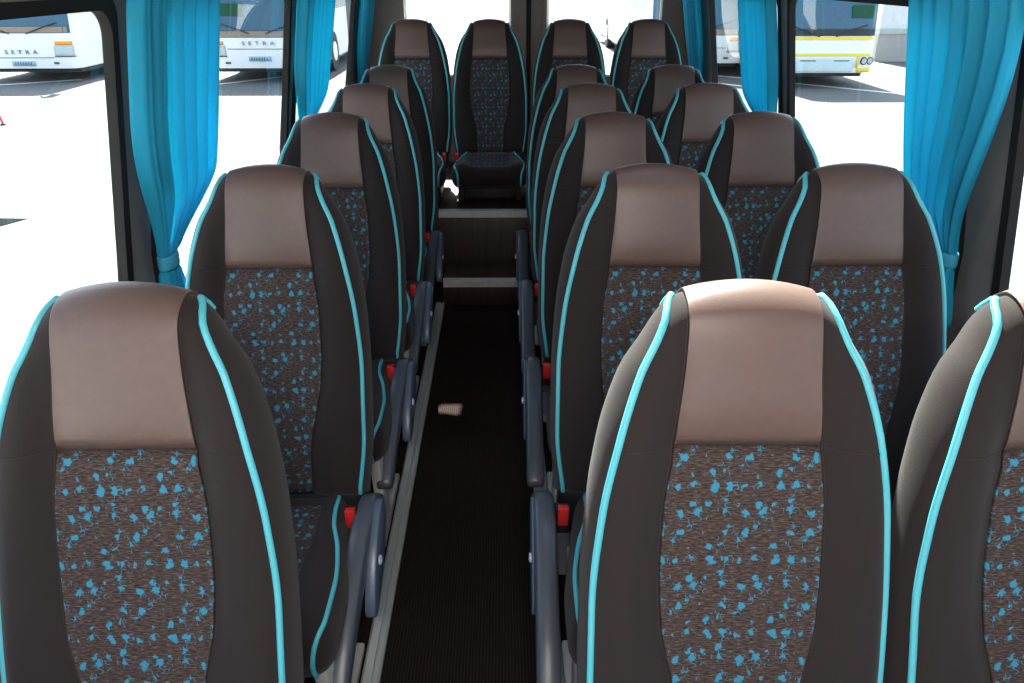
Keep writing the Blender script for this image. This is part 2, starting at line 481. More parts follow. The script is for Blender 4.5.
# leg side frame (profile in y,z)
legp = [(-.44, .315), (-.06, .315), (-.06, .285), (-.27, .265), (-.315, .20), (-.325, .08), (-.30, .035), (-.10, .028), (-.10, .0), (-.455, .0), (-.455, .03), (-.425, .06), (-.41, .16), (-.425, .26)]
for k, sx in (('L', -1), ('R', 1)):
    x0, x1 = (sx * .165, sx * .197)
    ME['leg' + k] = MB().prism(legp, lambda y, z: (x0, y, z), lambda y, z: (x1, y, z)).mesh('leg', bevel=.006)
ME['crossbar'] = MB().cyl((-.17, -.37, .24), (.17, -.37, .24), .016).mesh('crossbar', True)
def low_leg(sx):
    x0, x1 = sx * .150, sx * .185
    return MB().prism([(-.42, .30), (-.04, .30), (-.08, .235), (-.08, .215), (-.40, .215), (-.40, .235)], lambda y, z: (x0, y, z), lambda y, z: (x1, y, z)).mesh('leg', bevel=.006)

# armrest: curved padded bar, side plate, knob
def arm_meshes(sx):
    a0, a1 = (.189, .242) if sx > 0 else (.226, .280)
    cl = [(.02, .372), (-.03, .390), (-.10, .382), (-.18, .352), (-.26, .308), (-.34, .258), (-.405, .212)]
    th = [.030, .036, .037, .035, .032, .030, .022]
    n = len(cl); fine = []
    for i in range(25):
        f = i / 24 * (n - 1); a = min(int(f), n - 2); t = f - a
        fine.append(((sinterp([(q, cl[q][0]) for q in range(n)], f)), sinterp([(q, cl[q][1]) for q in range(n)], f), sinterp([(q, th[q]) for q in range(n)], f)))
    verts = []; faces = []; ns = 16; m = 0
    secs = []
    for i, (y, z, h) in enumerate(fine):
        p0 = fine[max(i - 1, 0)]; p1 = fine[min(i + 1, 24)]
        t = Vector((0, p1[0] - p0[0], p1[1] - p0[1])).normalized(); nrm = Vector((0, -t.z, t.y))
        if nrm.z < 0: nrm = -nrm
        secs.append((Vector((0, y, z)), nrm, h, t))
    caps = [(secs[0][0] - secs[0][3] * q, secs[0][1], secs[0][2] * s, s) for q, s in ((.026, .25), (.022, .6), (.013, .87))]
    cape = [(secs[-1][0] + secs[-1][3] * q, secs[-1][1], secs[-1][2] * s, s) for q, s in ((.010, .9), (.018, .65), (.022, .25))]
    allsec = [(c, nn, h, s) for c, nn, h, s in caps] + [(c, nn, h, 1.0) for c, nn, h, t in secs] + list(cape)
    xc = sx * (a0 + a1) / 2; hw = (a1 - a0) / 2
    for qi, (c, nn, h, s) in enumerate(allsec):
        dr = (.020 - .036 * qi / len(allsec)) if sx > 0 else 0
        for j in range(ns):
            th_ = 2 * math.pi * j / ns
            cx_, cz_ = math.cos(th_), math.sin(th_)
            ex = math.copysign(abs(cx_) ** .5, cx_); ez = math.copysign(abs(cz_) ** .6, cz_)
            verts.append(c + Vector((xc + dr + hw * ex * (.55 + .45 * s), 0, 0)) + nn * (h * ez))
    for i in range(len(allsec) - 1):
        for j in range(ns):
            faces.append((i * ns + j, i * ns + (j + 1) % ns, (i + 1) * ns + (j + 1) % ns, (i + 1) * ns + j))
    faces.append(tuple(range(ns))); k = (len(allsec) - 1) * ns; faces.append(tuple(k + j for j in range(ns)))
    arm = mesh_from('armrest', verts, faces)
    # elongated pivot plate on the aisle side
    pl = []
    c = Vector((0, -.11, .318)); ax = Vector((0, -.80, -.60)).normalized(); bx = Vector((0, .60, -.80))
    for j in range(36):
        th_ = 2 * math.pi * j / 36
        p = c + ax * (.140 * math.cos(th_)) + bx * (.060 * math.sin(th_) * (1 - .25 * math.cos(th_)))
        pl.append((p.y, p.z))
    x0, x1 = sx * (a1 - .004), sx * (a1 + (.024 if sx > 0 else .004))
    plate = MB().prism(pl, lambda y, z: (x0, y, z), lambda y, z: (x1, y, z)).mesh('pivot_plate', bevel=.006)
    kn = MB().tube([(sx * (a1 - .002), -.13, .325), (sx * (a1 + (.028 if sx > 0 else .008)), -.13, .325), (sx * (a1 + (.031 if sx > 0 else .010)), -.13, .325)], [.012, .012, .008], 16).mesh('pivot_knob', True)
    xb0, xb1 = sx * .185, sx * .262
    br = MB().prism([(.01, .37), (.05, .35), (.02, .28), (-.10, .255), (-.14, .28), (-.05, .33)], lambda y, z: (sx * .186, y, z), lambda y, z: (sx * a1, y, z)).mesh('armrest_bracket', bevel=.005)
    return arm, plate, kn, br
for k, sx in (('L', -1), ('R', 1)):
    ME['arm' + k], ME['plate' + k], ME['knob' + k], ME['bracket' + k] = arm_meshes(sx)
    xc = sx * (.190 if sx > 0 else .208)
    ME['buckle' + k] = MB().box(xc - .017, xc + .017, -.075, -.050, .350, .425).mesh('belt_buckle', bevel=.005)
    ME['button' + k] = MB().box(xc - .0125, xc + .0125, -.081, -.062, .378, .4285).mesh('release_button', bevel=.003)
    ME['lowleg' + k] = low_leg(sx)
ME['hinge_cover'] = MB().prism([(.0, .30), (.10, .30), (.13, .42), (.06, .46), (.01, .42)], lambda y, z: (-.21, y, z), lambda y, z: (.21, y, z)).mesh('hinge_cover', bevel=.02, seg=3)

ME['seat_box'] = MB().box(-.148, .148, -.36, .02, .216, .33).mesh('seat_box', bevel=.004)
def make_seat(x, ytop, label, group, arm=None, buckle=None, zb=0.0, scale=1.0, low=False, rz=0.0, tilt=0.0, xs=1.0):
    root = empty('passenger_seat', (x, ytop - TOPY * scale, zb), rz)
    root.scale = (scale * xs, scale, scale); root.rotation_euler.y = tilt
    tag(root, label, 'seat', group)
    P = lambda key, name, mat, par=root: link_mesh(name, ME[key], M[mat], par)
    b = P('backrest', 'backrest', 'fabric')
    for k in 'LR': P('piping' + k, 'piping', 'piping', b)
    P('seam', 'seam', 'seam', b)
    P('headrest_panel', 'headrest_panel', 'leather', b)
    P('centre_panel', 'centre_panel', 'pattern', b)
    c = P('cushion', 'cushion', 'fabric')
    P('cushion_panel', 'cushion_panel', 'pattern', c)
    for k in 'LR': P('cpiping' + k, 'piping', 'piping', c)
    P('hinge_cover', 'hinge_cover', 'black')
    for k in 'LR': P(('lowleg' if low else 'leg') + k, 'leg', 'black' if low else 'legm')
    if low: P('seat_box', 'seat_box', 'black')
    if not low: P('crossbar', 'crossbar', 'legm')
    if arm:
        a = P('arm' + arm, 'armrest', 'arm')
        pl = P('plate' + arm, 'pivot_plate', 'plate', a); P('knob' + arm, 'pivot_knob', 'knob', a)
        P('bracket' + arm, 'armrest_bracket', 'arm', a)
    if buckle:
        q = P('buckle' + buckle, 'belt_buckle', 'black'); P('button' + buckle, 'release_button', 'red', q)
    return root

ROWY = [1.008, 1.765, 2.505, 3.215, 3.90]
XL, XI, XO = -.546, .342, .840
rown = ['nearest row', 'second row', 'third row', 'fourth row', 'fifth row']
g_l = 'single seats along the left windows'; g_i = 'aisle seats right of the gangway'; g_o = 'window seats on the right side'
desc_l = ['large in the lower left corner', 'beside the tied-back curtain', 'third from the front', 'fourth from the front', 'smallest, furthest back before the raised rear row']
desc_i = ['nearest of all, its crown lit by sun', 'directly behind the sunlit one', 'third from the front', 'fourth from the front', 'last before the raised rear row']
desc_o = ['cut off by the right edge of the photo', 'under the large right curtain', 'third from the front, under the wide side window', 'fourth from the front, by a narrow curtain', 'last before the raised rear row']
for i, y in enumerate(ROWY):
    make_seat(XL, y, 'brown single seat left of the aisle, ' + desc_l[i], g_l, 'R', 'R', tilt=R(-.1), xs=.938)
    make_seat(XI, y, 'brown aisle seat right of the gangway, ' + desc_i[i], g_i, 'L', 'L', tilt=R(.8))
    make_seat(XO, y - (.016 if i == 0 else 0), 'brown window seat on the right side, ' + desc_o[i], g_o, None, 'L', tilt=R(-.5))
BX = [-.515, -.073, .385, .835]
bl = ['raised rear-row seat in the left corner by the rear window', 'raised rear-row seat facing straight down the aisle, cushion in view',
      'raised rear-row seat third from the left, behind the centre door pillar', 'raised rear-row seat in the right corner']
for i, x in enumerate(BX):
    make_seat(x, 4.72, bl[i], 'seats across the raised rear row', None, 'R' if i == 0 else ('L' if i == 1 else None), zb=.445 - .215 * .93, scale=.93, low=True)

# ------------------------------------------------------------ body shell
HT = [(0, 1.10), (.60, 1.10), (.90, 1.085), (1.50, .98), (1.70, .93), (1.82, .86), (1.90, .76), (1.94, .66)]
def half(z): return interp(HT, z)
def wp(side, y, z, off=0.0): return (CX + side * (half(z) + off), y, z)
ZW0 = .74
ZTOP = {-1: 1.522, 1: 1.506}
def piece(mb, side, y0, y1, z0, z1, t0=0.0, t1=.016):
    zs = sorted(set([z0, z1] + [a for a, _ in HT if z0 < a < z1]))
    n = len(zs); v = []; f = []
    for z in zs:
        v += [wp(side, y0, z, t0), wp(side, y1, z, t0), wp(side, y1, z, t1), wp(side, y0, z, t1)]
    for i in range(n - 1):
        for j in range(4): f.append((4 * i + j, 4 * i + (j + 1) % 4, 4 * i + 4 + (j + 1) % 4, 4 * i + 4 + j))
    f.append((0, 1, 2, 3)); f.append(tuple(4 * (n - 1) + j for j in range(4)))
    mb.add(v, f)
YF, YB = -1.7, 5.20
WIN = {-1: [(-.40, 1.785), (1.96, 3.31), (3.44, 4.80)], 1: [(-.40, 1.765), (1.96, 3.30), (3.42, 4.58)]}
nwin = 0
def rrect(y0, y1, z0, z1, r, n=8):
    pts = []
    for cy, cz, a0 in ((y1 - r, z1 - r, 0), (y0 + r, z1 - r, 90), (y0 + r, z0 + r, 180), (y1 - r, z0 + r, 270)):
        for i in range(n + 1):
            a = R(a0 + 90 * i / n); pts.append((cy + r * math.cos(a), cz + r * math.sin(a)))
    return pts
def ring_prism(mb, outer, inner, f0, f1):
    n = len(outer); v = [f0(*p) for p in outer] + [f0(*p) for p in inner] + [f1(*p) for p in outer] + [f1(*p) for p in inner]
    f = []
    for i in range(n):
        j = (i + 1) % n
        f += [(i, j, n + j, n + i), (2*n + i, 3*n + i, 3*n + j, 2*n + j), (i, 2*n + i, 2*n + j, j), (n + i, n + j, 3*n + j, 3*n + i)]
    mb.add(v, f)
for side, nm in ((-1, 'wall_left'), (1, 'wall_right')):
    ZW1 = ZTOP[side]
    mb = MB()
    ys0 = -.45 if side < 0 else YF   # left wall cut short: unseen opening added to let ground light in
    piece(mb, side, ys0, YB, 0.0, ZW0)
    piece(mb, side, YF, YB, ZW1, 1.94)
    ys = [ys0] + [q for w in WIN[side] for q in w] + [YB]
    for a in range(0, len(ys), 2): piece(mb, side, ys[a], ys[a + 1], ZW0, ZW1)
    tag(mb.obj(nm, M['trim']), kind='structure')
    for (y0, y1) in WIN[side]:
        nwin += 1
        root = empty('window_%d' % nwin, wp(side, (y0 + y1) / 2, ZW0, .0)); tag(root, kind='structure')
        rx, ry, rz_ = root.location
        f = lambda off: (lambda y, z: tuple(Vector(wp(side, y, z, off)) - Vector((rx, ry, rz_))))
        mb = MB()
        ring_prism(mb, rrect(y0 - .012, y1 + .012, ZW0 - .012, ZW1 + .012, .05), rrect(y0 + .014, y1 - .014, ZW0 + .014, ZW1 - .014, .06), f(-.006), f(.018))
        mb.obj('window_seal', M['seal'], root, smooth=True)
        # glass follows the lean of the wall
        mb = MB(); zz = [ZW0 + .01, .90, 1.2, ZW1 - .01]
        v = []
        for z in zz: v += [f(.006)(y0 + .01, z), f(.006)(y1 - .01, z), f(.010)(y1 - .01, z), f(.010)(y0 + .01, z)]
        ff = []
        for i in range(3):
            for j in range(4): ff.append((4*i + j, 4*i + (j+1) % 4, 4*i + 4 + (j+1) % 4, 4*i + 4 + j))
        ff += [(0, 1, 2, 3), (12, 13, 14, 15)]
        mb.add(v, ff); mb.obj('window_glass', M['glass'], root)

# floor, aisle rails, steps
tag(MB().box(CX - 1.10, CX + 1.10, YF, YB, -.06, 0).obj('floor', M['carpet']), kind='structure')
PY = 4.0; SY = 3.72
mb = MB().box(CX - 1.10, CX + 1.10, PY, YB, 0.0, .425)
tag(mb.obj('floor_rear_platform', M['wood'], bevel=.004), kind='structure')
tag(MB().box(-.315, .135, SY, PY - .001, 0.0, .137).obj('floor_step', M['wood'], bevel=.004), kind='structure')
def nosing(y, z, x0, x1, name):
    p = [(y - .012, z - .030), (y - .012, z + .001), (y - .006, z + .006), (y + .030, z + .006), (y + .030, z + .0005), (y - .0005, z + .0005), (y - .0005, z - .030)]
    tag(MB().prism(p, lambda yy, zz: (x0, yy, zz), lambda yy, zz: (x1, yy, zz)).obj(name, M['alu']), kind='structure')
nosing(SY, .137, -.312, .132, 'trim_1')
nosing(PY, .425, -.345, .160, 'trim_2')
nr = 2
for xr in (-.325, .128):
    nr += 1
    prof = [(xr - .030, 0), (xr + .016, 0), (xr + .016, .014), (xr + .010, .020), (xr + .004, .020), (xr + .004, .012), (xr - .004, .012), (xr - .004, .020), (xr - .010, .020), (xr - .024, .020), (xr - .030, .014)]
    tag(MB().prism(prof, lambda x, z: (x, .0, z), lambda x, z: (x, SY - .002, z)).obj('trim_%d' % nr, M['rail']), kind='structure')

# ceiling with two openings added to admit sun
H1 = (-.03, .70, 1.50, 1.95); H2 = (-.548, -.30, 4.22, 4.52)
mb = MB(); cx0, cx1 = CX - .70, CX + .70; z0, z1 = 1.94, 1.98
mb.box(cx0, cx1, YF, H1[2], z0, z1); mb.box(cx0, H1[0], H1[2], H1[3], z0, z1); mb.box(H1[1], cx1, H1[2], H1[3], z0, z1)
mb.box(cx0, cx1, H1[3], H2[2], z0, z1); mb.box(cx0, H2[0], H2[2], H2[3], z0, z1); mb.box(H2[1], cx1, H2[2], H2[3], z0, z1)
mb.box(cx0, cx1, H2[3], YB, z0, z1)
tag(mb.obj('ceiling', M['ceil']), kind='structure')
# unseen glazed hatch added to throw sun on the nearest seat tops
r = empty('added_hatch', ((H1[0] + H1[1]) / 2, (H1[2] + H1[3]) / 2, 1.98)); tag(r, 'added glazed hatch letting sun onto the nearest row', 'hatch')
hx, hy = (H1[1] - H1[0]) / 2, (H1[3] - H1[2]) / 2
mb = MB(); ring_prism(mb, rrect(-hx - .03, hx + .03, -hy - .03, hy + .03, .04), rrect(-hx, hx, -hy, hy, .03), lambda x, y: (x, y, 0.0), lambda x, y: (x, y, .02))
mb.obj('added_hatch_frame', M['seal'], r); MB().box(-hx - .01, hx + .01, -hy - .01, hy + .01, .02, .024).obj('added_hatch_glass', M['glass'], r)
# added roof plate, its holes shaped to cast the aisle sun patch
DXT = -.12; DYT = .13
T = [[(-.335, 4.225), (-.255, 4.205), (-.250, 4.262), (-.300, 4.262)], [(-.378, 4.200), (-.350, 4.185), (-.345, 4.212)]]
T = [[((x + .30) * 1.5 - .30 + DXT, (y - 4.22) * 1.5 + 4.22 + DYT) for x, y in q] for q in T]
def ngon_plate(outer, holes, z0, z1):
    bm = bmesh.new(); es = []
    for loop in [outer] + holes:
        vs = [bm.verts.new((x, y, z0)) for x, y in loop]
        for i in range(len(vs)): es.append(bm.edges.new((vs[i], vs[(i + 1) % len(vs)])))
    bmesh.ops.triangle_fill(bm, edges=es, use_beauty=True)
    ex = bmesh.ops.extrude_face_region(bm, geom=bm.faces[:])
    for v in [g for g in ex['geom'] if isinstance(g, bmesh.types.BMVert)]: v.co.z = z1
    bmesh.ops.recalc_face_normals(bm, faces=bm.faces)
    me = bpy.data.meshes.new('sun_patch_plate'); bm.to_mesh(me); bm.free(); return me
me = ngon_plate([(H2[0] - .02, H2[2] - .02), (H2[1] + .02, H2[2] - .02), (H2[1] + .02, H2[3] + .02), (H2[0] - .02, H2[3] + .02)], T, 1.98, 1.99)
tag(link_mesh('sun_patch_plate', me, M['seal']), 'added black roof plate with holes that shape the aisle sun patch', 'vent')

# rear wall with two door windows
RW = [(-.60, .045), (.285, .985)]
mb = MB(); zb0, zb1 = .98, 1.66
yr0, yr1 = YB, YB + .05
mb.box(CX - 1.14, CX + 1.14, yr0, yr1, 0, zb0); mb.box(CX - 1.0, CX + 1.0, yr0, yr1, zb1, 1.98)
xs = [CX - 1.12, RW[0][0], RW[0][1], RW[1][0], RW[1][1], CX + 1.12]
for a in range(0, 6, 2): mb.box(xs[a], xs[a + 1], yr0, yr1, zb0, zb1)
tag(mb.obj('wall_back', M['trim']), kind='structure')
for (x0, x1) in RW:
    nwin += 1
    root = empty('window_%d' % nwin, ((x0 + x1) / 2, yr0, zb0)); tag(root, kind='structure')
    xc = (x0 + x1) / 2
    mb = MB(); ring_prism(mb, rrect(x0 - xc - .03, x1 - xc + .03, -.03, zb1 - zb0 + .03, .05), rrect(x0 - xc, x1 - xc, 0.0, zb1 - zb0, .06), lambda x, z: (x, -.02, z), lambda x, z: (x, .055, z))
    mb.obj('window_frame', M['trim'], root, smooth=True)
    mb = MB(); ring_prism(mb, rrect(x0 - xc - .008, x1 - xc + .008, -.008, zb1 - zb0 + .008, .06), rrect(x0 - xc + .006, x1 - xc - .006, .006, zb1 - zb0 - .006, .06), lambda x, z: (x, -.027, z), lambda x, z: (x, -.018, z))
    mb.obj('window_seal', M['alu'], root, smooth=True)
    MB().box(x0 - xc, x1 - xc, .030, .034, 0, zb1 - zb0).obj('window_glass', M['glass'], root)
tag(MB().box(.150, .180, YB - .03, YB, .43, 1.90).obj('trim_5', M['seal'], bevel=.006), kind='structure')
# low front bulkhead under the windscreen
tag(MB().box(CX - 1.10, CX + 1.10, YF - .05, YF, 0, 1.0).obj('wall_front', M['wallm']), kind='structure')

# ------------------------------------------------------------ curtains
def curtain(side, yA, yB, label, tie_y, zt=.885, nf=6, amp=.020, ztop=1.62, zbot=.70, tw=.038, group='cyan window curtains', fb=.74, seed=0, fa=.42):
    """yA is the edge nearer the front; both edges run down and are gathered at (tie_y, zt)."""
    rnd = random.Random(seed); ph = [rnd.uniform(-.5, .5) for _ in range(6)]
    na, nz = 120, 60
    base = Vector(wp(side, (yA + yB) / 2, ztop, -.05)); root_loc = base
    def surf(a, z):
        if z >= zt:
            t = (ztop - z) / (ztop - zt)
            ka = sm(fa, 1.0, t) ** 1.3; kb = sm(fb, 1.0, t)
            w = ztop - z
            ya = yA + (tie_y - tw - yA) * ka; yb = yB + (tie_y + tw - yB) * kb
            am = amp * (1 - .35 * sm(.6, 1, t))
        else:
            t = (zt - z) / (zt - zbot); k = sm(0, 1, t)
            ya = tie_y - tw - .035 * k; yb = tie_y + tw + .05 * k; am = amp * (.65 + .4 * k)
        f = 2 * math.pi * nf * a + ph[0] * 2
        wob = .35 * math.sin(2 * math.pi * a * 2.3 + ph[1] * 6 + z * 2)
        dx = am * (math.sin(f + wob) + .35 * math.sin(2.1 * f + ph[2] * 6 + wob))
        y = ya + (yb - ya) * (a + .010 * math.sin(f * 1.0 + 1.1))
        off = -.040 - .006 * sm(.9, 1.3, z)
        if abs(z - zt) < .02: dx *= .55
        p = Vector(wp(side, y, z, off)); p.x -= side * dx
        return p
    verts = []; faces = []
    for i in range(nz + 1):
        z = ztop + (zbot - ztop) * i / nz
        for j in range(na + 1): verts.append(surf(j / na, z) - root_loc)
    m = na + 1
    for i in range(nz):
        for j in range(na): faces.append((i*m + j, i*m + j + 1, (i+1)*m + j + 1, (i+1)*m + j))
    me = mesh_from('curtain', verts, faces)
    o = link_mesh('curtain', me, M['curtain']); o.location = root_loc
    tag(o, label, 'curtain', group)
    sol = o.modifiers.new('cloth', 'SOLIDIFY'); sol.thickness = .0012
    # tie band wrapped round the gathered cloth
    pts = []
    mb = MB()
    lo, hi = zt - .020, zt + .020
    ring = []
    n = 28; v = []
    for zz in (lo, lo + .006, hi - .006, hi):
        gr = 0.0 if zz in (lo, hi) else .002
        for q in range(n):
            th = 2 * math.pi * q / n
            c = Vector(wp(side, tie_y, zz, -.040))
            v.append(c + Vector(((.022 + gr) * math.sin(th), (tw + .004 + gr) * math.cos(th), 0)) - root_loc)
    f = []
    for i in range(3):
        for q in range(n): f.append((i*n + q, i*n + (q+1) % n, (i+1)*n + (q+1) % n, (i+1)*n + q))
    mb.add(v, f); b = mb.obj('tie_band', M['band'], o, smooth=True)
    s2 = b.modifiers.new('t', 'SOLIDIFY'); s2.thickness = .002
    return o
curtain(-1, 1.79, 2.31, 'large bright cyan curtain at the left windows, tied above the second left seat', 1.955, seed=1)
curtain(1, 1.71, 2.18, 'large cyan curtain at the right windows, nearest to the viewer', 1.955, seed=2, fb=.80, fa=.08)
curtain(-1, 3.30, 3.95, 'middle left cyan curtain beside the narrow black window post', 3.50, nf=6, seed=3)
curtain(1, 3.36, 3.86, 'middle right cyan curtain beside the grey window post', 3.47, nf=6, seed=4)
curtain(-1, 4.82, 5.16, 'furthest left cyan curtain in the rear corner', 5.06, nf=4, seed=5, tw=.04)
curtain(1, 4.66, 5.05, 'furthest right cyan curtain in the rear corner', 4.85, nf=4, seed=6, tw=.05)
for side, k in ((-1, 6), (1, 7)):
    pts = [wp(side, y, 1.60, -.055) for y in (.2, 5.15)]
    tag(MB().cyl(pts[0], pts[1], .006, 12).obj('trim_%d' % k, M['alu'], smooth=True), kind='structure')

# ------------------------------------------------------------ outside
tag(MB().box(-90, 90, -40, 160, ZG - .2, ZG).obj('ground', M['asphalt']), kind='structure')

M['bounce_pad'] = simple('pale_bounce_pad', (0.60, 0.57, 0.54), 0.9, var=0.08, scale=3)
tag(MB().box(-11, -1.25, -9, .5, ZG, ZG + .006).obj('ground_bounce', M['bounce_pad']), kind='structure')  # unseen pale slab added to bounce sunlight into the cabin

def text_mesh(body, size, loc, mat, parent, name='lettering', spacing=1.0, sx=1.0, depth=.006):
    cu = bpy.data.curves.new(name, 'FONT'); cu.body = body; cu.size = size; cu.align_x = 'CENTER'; cu.align_y = 'CENTER'
    cu.space_character = spacing; cu.extrude = depth
    t = bpy.data.objects.new(name, cu); col.objects.link(t)
    bpy.context.view_layer.update()
    me = bpy.data.meshes.new_from_object(t.evaluated_get(bpy.context.evaluated_depsgraph_get()))
    bpy.data.objects.remove(t)
    # text faces -y
    mt = Matrix.Translation(loc) @ Matrix.Rotation(R(90), 4, 'X') @ Matrix.Diagonal((sx, 1, 1, 1))
    me.transform(mt)
    me.materials.clear()
    return link_mesh(name, me, mat, parent)

def coach(x, y, label, yellow=False, board=None, name='coach', letters=True, lz=.83, pz=0.0, wz=1.13, mirrors=True, sc=1.0):
    g = empty(name, (x, y, ZG)); tag(g, label, 'bus', 'coaches parked in a row outside')
    hw, Lb, H = 1.275, 11.5, 3.35; g.scale = (sc, 1, 1)
    # side profile of the body, lofted: front slightly raked, rounded in plan
    secs = [(-0.00, .90), (.05, .965), (.18, .99), (.45, 1.0), (Lb - .3, 1.0), (Lb, .96)]
    prof = [(.34, .0), (.62, -.02), (.95, .0), (1.05, .02), (1.9, .16), (2.9, .40), (3.25, .62), (3.35, .95)]
    verts = []; faces = []
    # rings by height, each ring a rounded plan outline
    def ringpts(z, back):
        w = hw if z < 2.9 else hw - (z - 2.9) * .35
        pts = []
        rr = .32
        y0 = back
        for i in range(9):
            a = math.pi / 2 * i / 8; pts.append((-w + rr * (1 - math.sin(a)), y0 + .22 * (1 - math.cos(a)) ** 1.0))
        pts = [(-w + rr * (1 - math.cos(math.pi/2*i/8)), y0 + .22 * (1 - math.sin(math.pi/2*i/8))) for i in range(9)]
        fr = pts + [(-p[0], p[1]) for p in reversed(pts)]
        return [(-w, Lb)] + fr + [(w, Lb)]
    rings = [ringpts(z, b) for z, b in prof]
    n = len(rings[0])
    for (z, b), rg in zip(prof, rings):
        for p in rg: verts.append((p[0], p[1], z))
    for i in range(len(rings) - 1):
        for j in range(n): faces.append((i*n + j, i*n + (j+1) % n, (i+1)*n + (j+1) % n, (i+1)*n + j))
    faces.append(tuple(range(n))); faces.append(tuple((len(rings)-1)*n + j for j in range(n)))
    me = mesh_from('body', verts, faces)
    try: me.set_sharp_from_angle(angle=R(40))
    except Exception: pass
    link_mesh('body', me, M['buswhite'], g)
    def front(x, z, off):   # a point on the front skin
        bk = interp(prof, z); w = hw - .32; ax = abs(x)
        yy = bk
        if ax > w:
            c = min(1, (ax - w) / .32); yy = bk + .22 * (1 - math.sqrt(max(0, 1 - c * c)))
        return Vector((x, yy - off, z))
    def skin(name, x0, x1, zlo, zhi, mat, off=.012, nx=18, nz=8, par=g, taper=0.0):
        v = []; f = []
        for s_ in (off, -.02):
            for i in range(nz + 1):
                z = zlo + (zhi - zlo) * i / nz; tp = 1 - taper * (1 - i / nz)
                for j in range(nx + 1): v.append(front((x0 + (x1 - x0) * j / nx) * tp if taper else x0 + (x1 - x0) * j / nx, z, s_))
        m_ = nx + 1; k = (nz + 1) * m_
        for i in range(nz):
            for j in range(nx):
                q = (i*m_ + j, i*m_ + j + 1, (i+1)*m_ + j + 1, (i+1)*m_ + j); f.append(q); f.append(tuple(k + t for t in reversed(q)))
        for j in range(nx):
            f.append((j, j + 1, k + j + 1, k + j)); f.append((nz*m_ + j, k + nz*m_ + j, k + nz*m_ + j + 1, nz*m_ + j + 1))
        for i in range(nz):
            f.append((i*m_, k + i*m_, k + (i+1)*m_, (i+1)*m_)); f.append((i*m_ + nx, (i+1)*m_ + nx, k + (i+1)*m_ + nx, k + i*m_ + nx))
        return link_mesh(name, mesh_from(name, v, f), mat, par)
    ws = skin('windscreen', -1.20, 1.20, wz, 2.75, M['busglass'])
    skin('dashboard_strip', -1.15, 1.15, wz + .01, wz + .14, M['dashb' if not yellow else 'busdark'], off=.016, par=ws)
    for sx in (-1, 1):
        MB().tube([front(sx * .2, 1.12, .03), front(sx * .55, 1.24, .05), front(sx * .95, 1.36, .05)], .014, 6).obj('wiper', M['busdark'], g, True)
    if not yellow:
        for sx in (-1, 1):
            h = skin('headlight', sx * .80, sx * 1.22, .62, .86, M['lens'], off=.02, nx=10, nz=4)
            skin('indicator', sx * .84, sx * 1.21, .87, .95, M['orange'], off=.02, nx=10, nz=2, par=h)
            skin('headlight_rim', sx * .78, sx * 1.23, .60, .625, M['busdark'], off=.016, nx=10, nz=1, par=h)
            skin('fog_light', sx * .72, sx * .84, .44, .49, M['letter'], off=.02, nx=4, nz=2)
        if letters: text_mesh('SETRA', .125, (0, -.035, lz), M['letter'], g, spacing=1.9, sx=1.35)
        skin('bumper_line', -.75, .75, lz - .13, lz - .118, M['busdark'], off=.014, nz=1)
        pl = skin('number_plate', -.27, .27, .50 + pz, .61 + pz, M['plateb'], off=.03, nx=4, nz=1)
        for q in range(7):
            skin('plate_mark', -.21 + q * .062, -.18 + q * .062, .53 + pz, .585 + pz, M['letter'], off=.034, nx=1, nz=1, par=pl)
    else:
        skin('yellow_band', -1.27, 1.27, 1.045, 1.115, M['busyellow'], off=.014)
        skin('yellow_band', -1.27, 1.27, .70, .76, M['busyellow'], off=.014)
        skin('grille_panel', -.80, .80, .36, .67, M['buslow'], off=.02, taper=.08)
        skin('grille_slot', -.62, -.22, .595, .615, M['busdark'], off=.026, nz=1); skin('grille_slot', .22, .62, .595, .615, M['busdark'], off=.026, nz=1)
        for sx in (-1, 1):
            skin('bumper_corner', sx * .84, sx * 1.27, .35, .45, M['busyellow'], off=.016, nx=8, nz=2)
            skin('corner_strip', sx * .80, sx * .86, .45, .70, M['busyellow'], off=.016, nx=2, nz=2)
            for xx in (.98, 1.15):
                p = front(sx * xx, .60, 0)
                MB().tube([p + Vector((0, .02, 0)), p + Vector((0, -.03, 0))], .085, 20).obj('headlight', M['busdark'], g, True)
                MB().tube([p + Vector((0, .0, 0)), p + Vector((0, -.04, 0))], .062, 20).obj('headlight_lens', M['lens'], g, True)
        for sx in (-1, 1):
            MB().box(sx * 1.272 - .01, sx * 1.272 + .01, .4, Lb - .1, .40, .62).obj('side_stripe', M['busyellow'], g)
    if board is not None:
        bx = board
        p0 = front(bx, 1.62, .03)
        MB().box(bx - .26, bx + .26, p0.y - .01, p0.y + .01, 1.50, 1.77).obj('green_board', M['green'], g)
    # side glazing, underbody, wheels, mirrors
    for sx in (-1, 1):
        mb = MB(); xg = sx * 1.276
        for q in range(7):
            ya = .9 + q * 1.48; mb.box(xg - .006, xg + .006, ya, ya + 1.40, 1.55, 2.65)
        mb.obj('side_windows', M['busglass'], g)
        for yw in (2.6, 8.6):
            w = MB().tube([(sx * 1.02, yw, .50), (sx * 1.285, yw, .50)], .50, 28).obj('wheel', M['tyre'], g, True)
            MB().tube([(sx * 1.20, yw, .50), (sx * 1.30, yw, .50)], [.30, .24], 24).obj('wheel_hub', M['alu'], w, True)
        if not mirrors or (yellow and sx < 0): continue
        MB().tube([(sx * 1.15, .45, 3.0), (sx * 1.42, .05, 2.95), (sx * 1.46, -.12, 2.6)], .03, 8).obj('mirror_arm', M['busdark'], g, True)
        MB().box(sx * 1.46 - .11, sx * 1.46 + .11, -.18, -.06, 2.05, 2.62).obj('mirror', M['busdark'], g, bevel=.03)
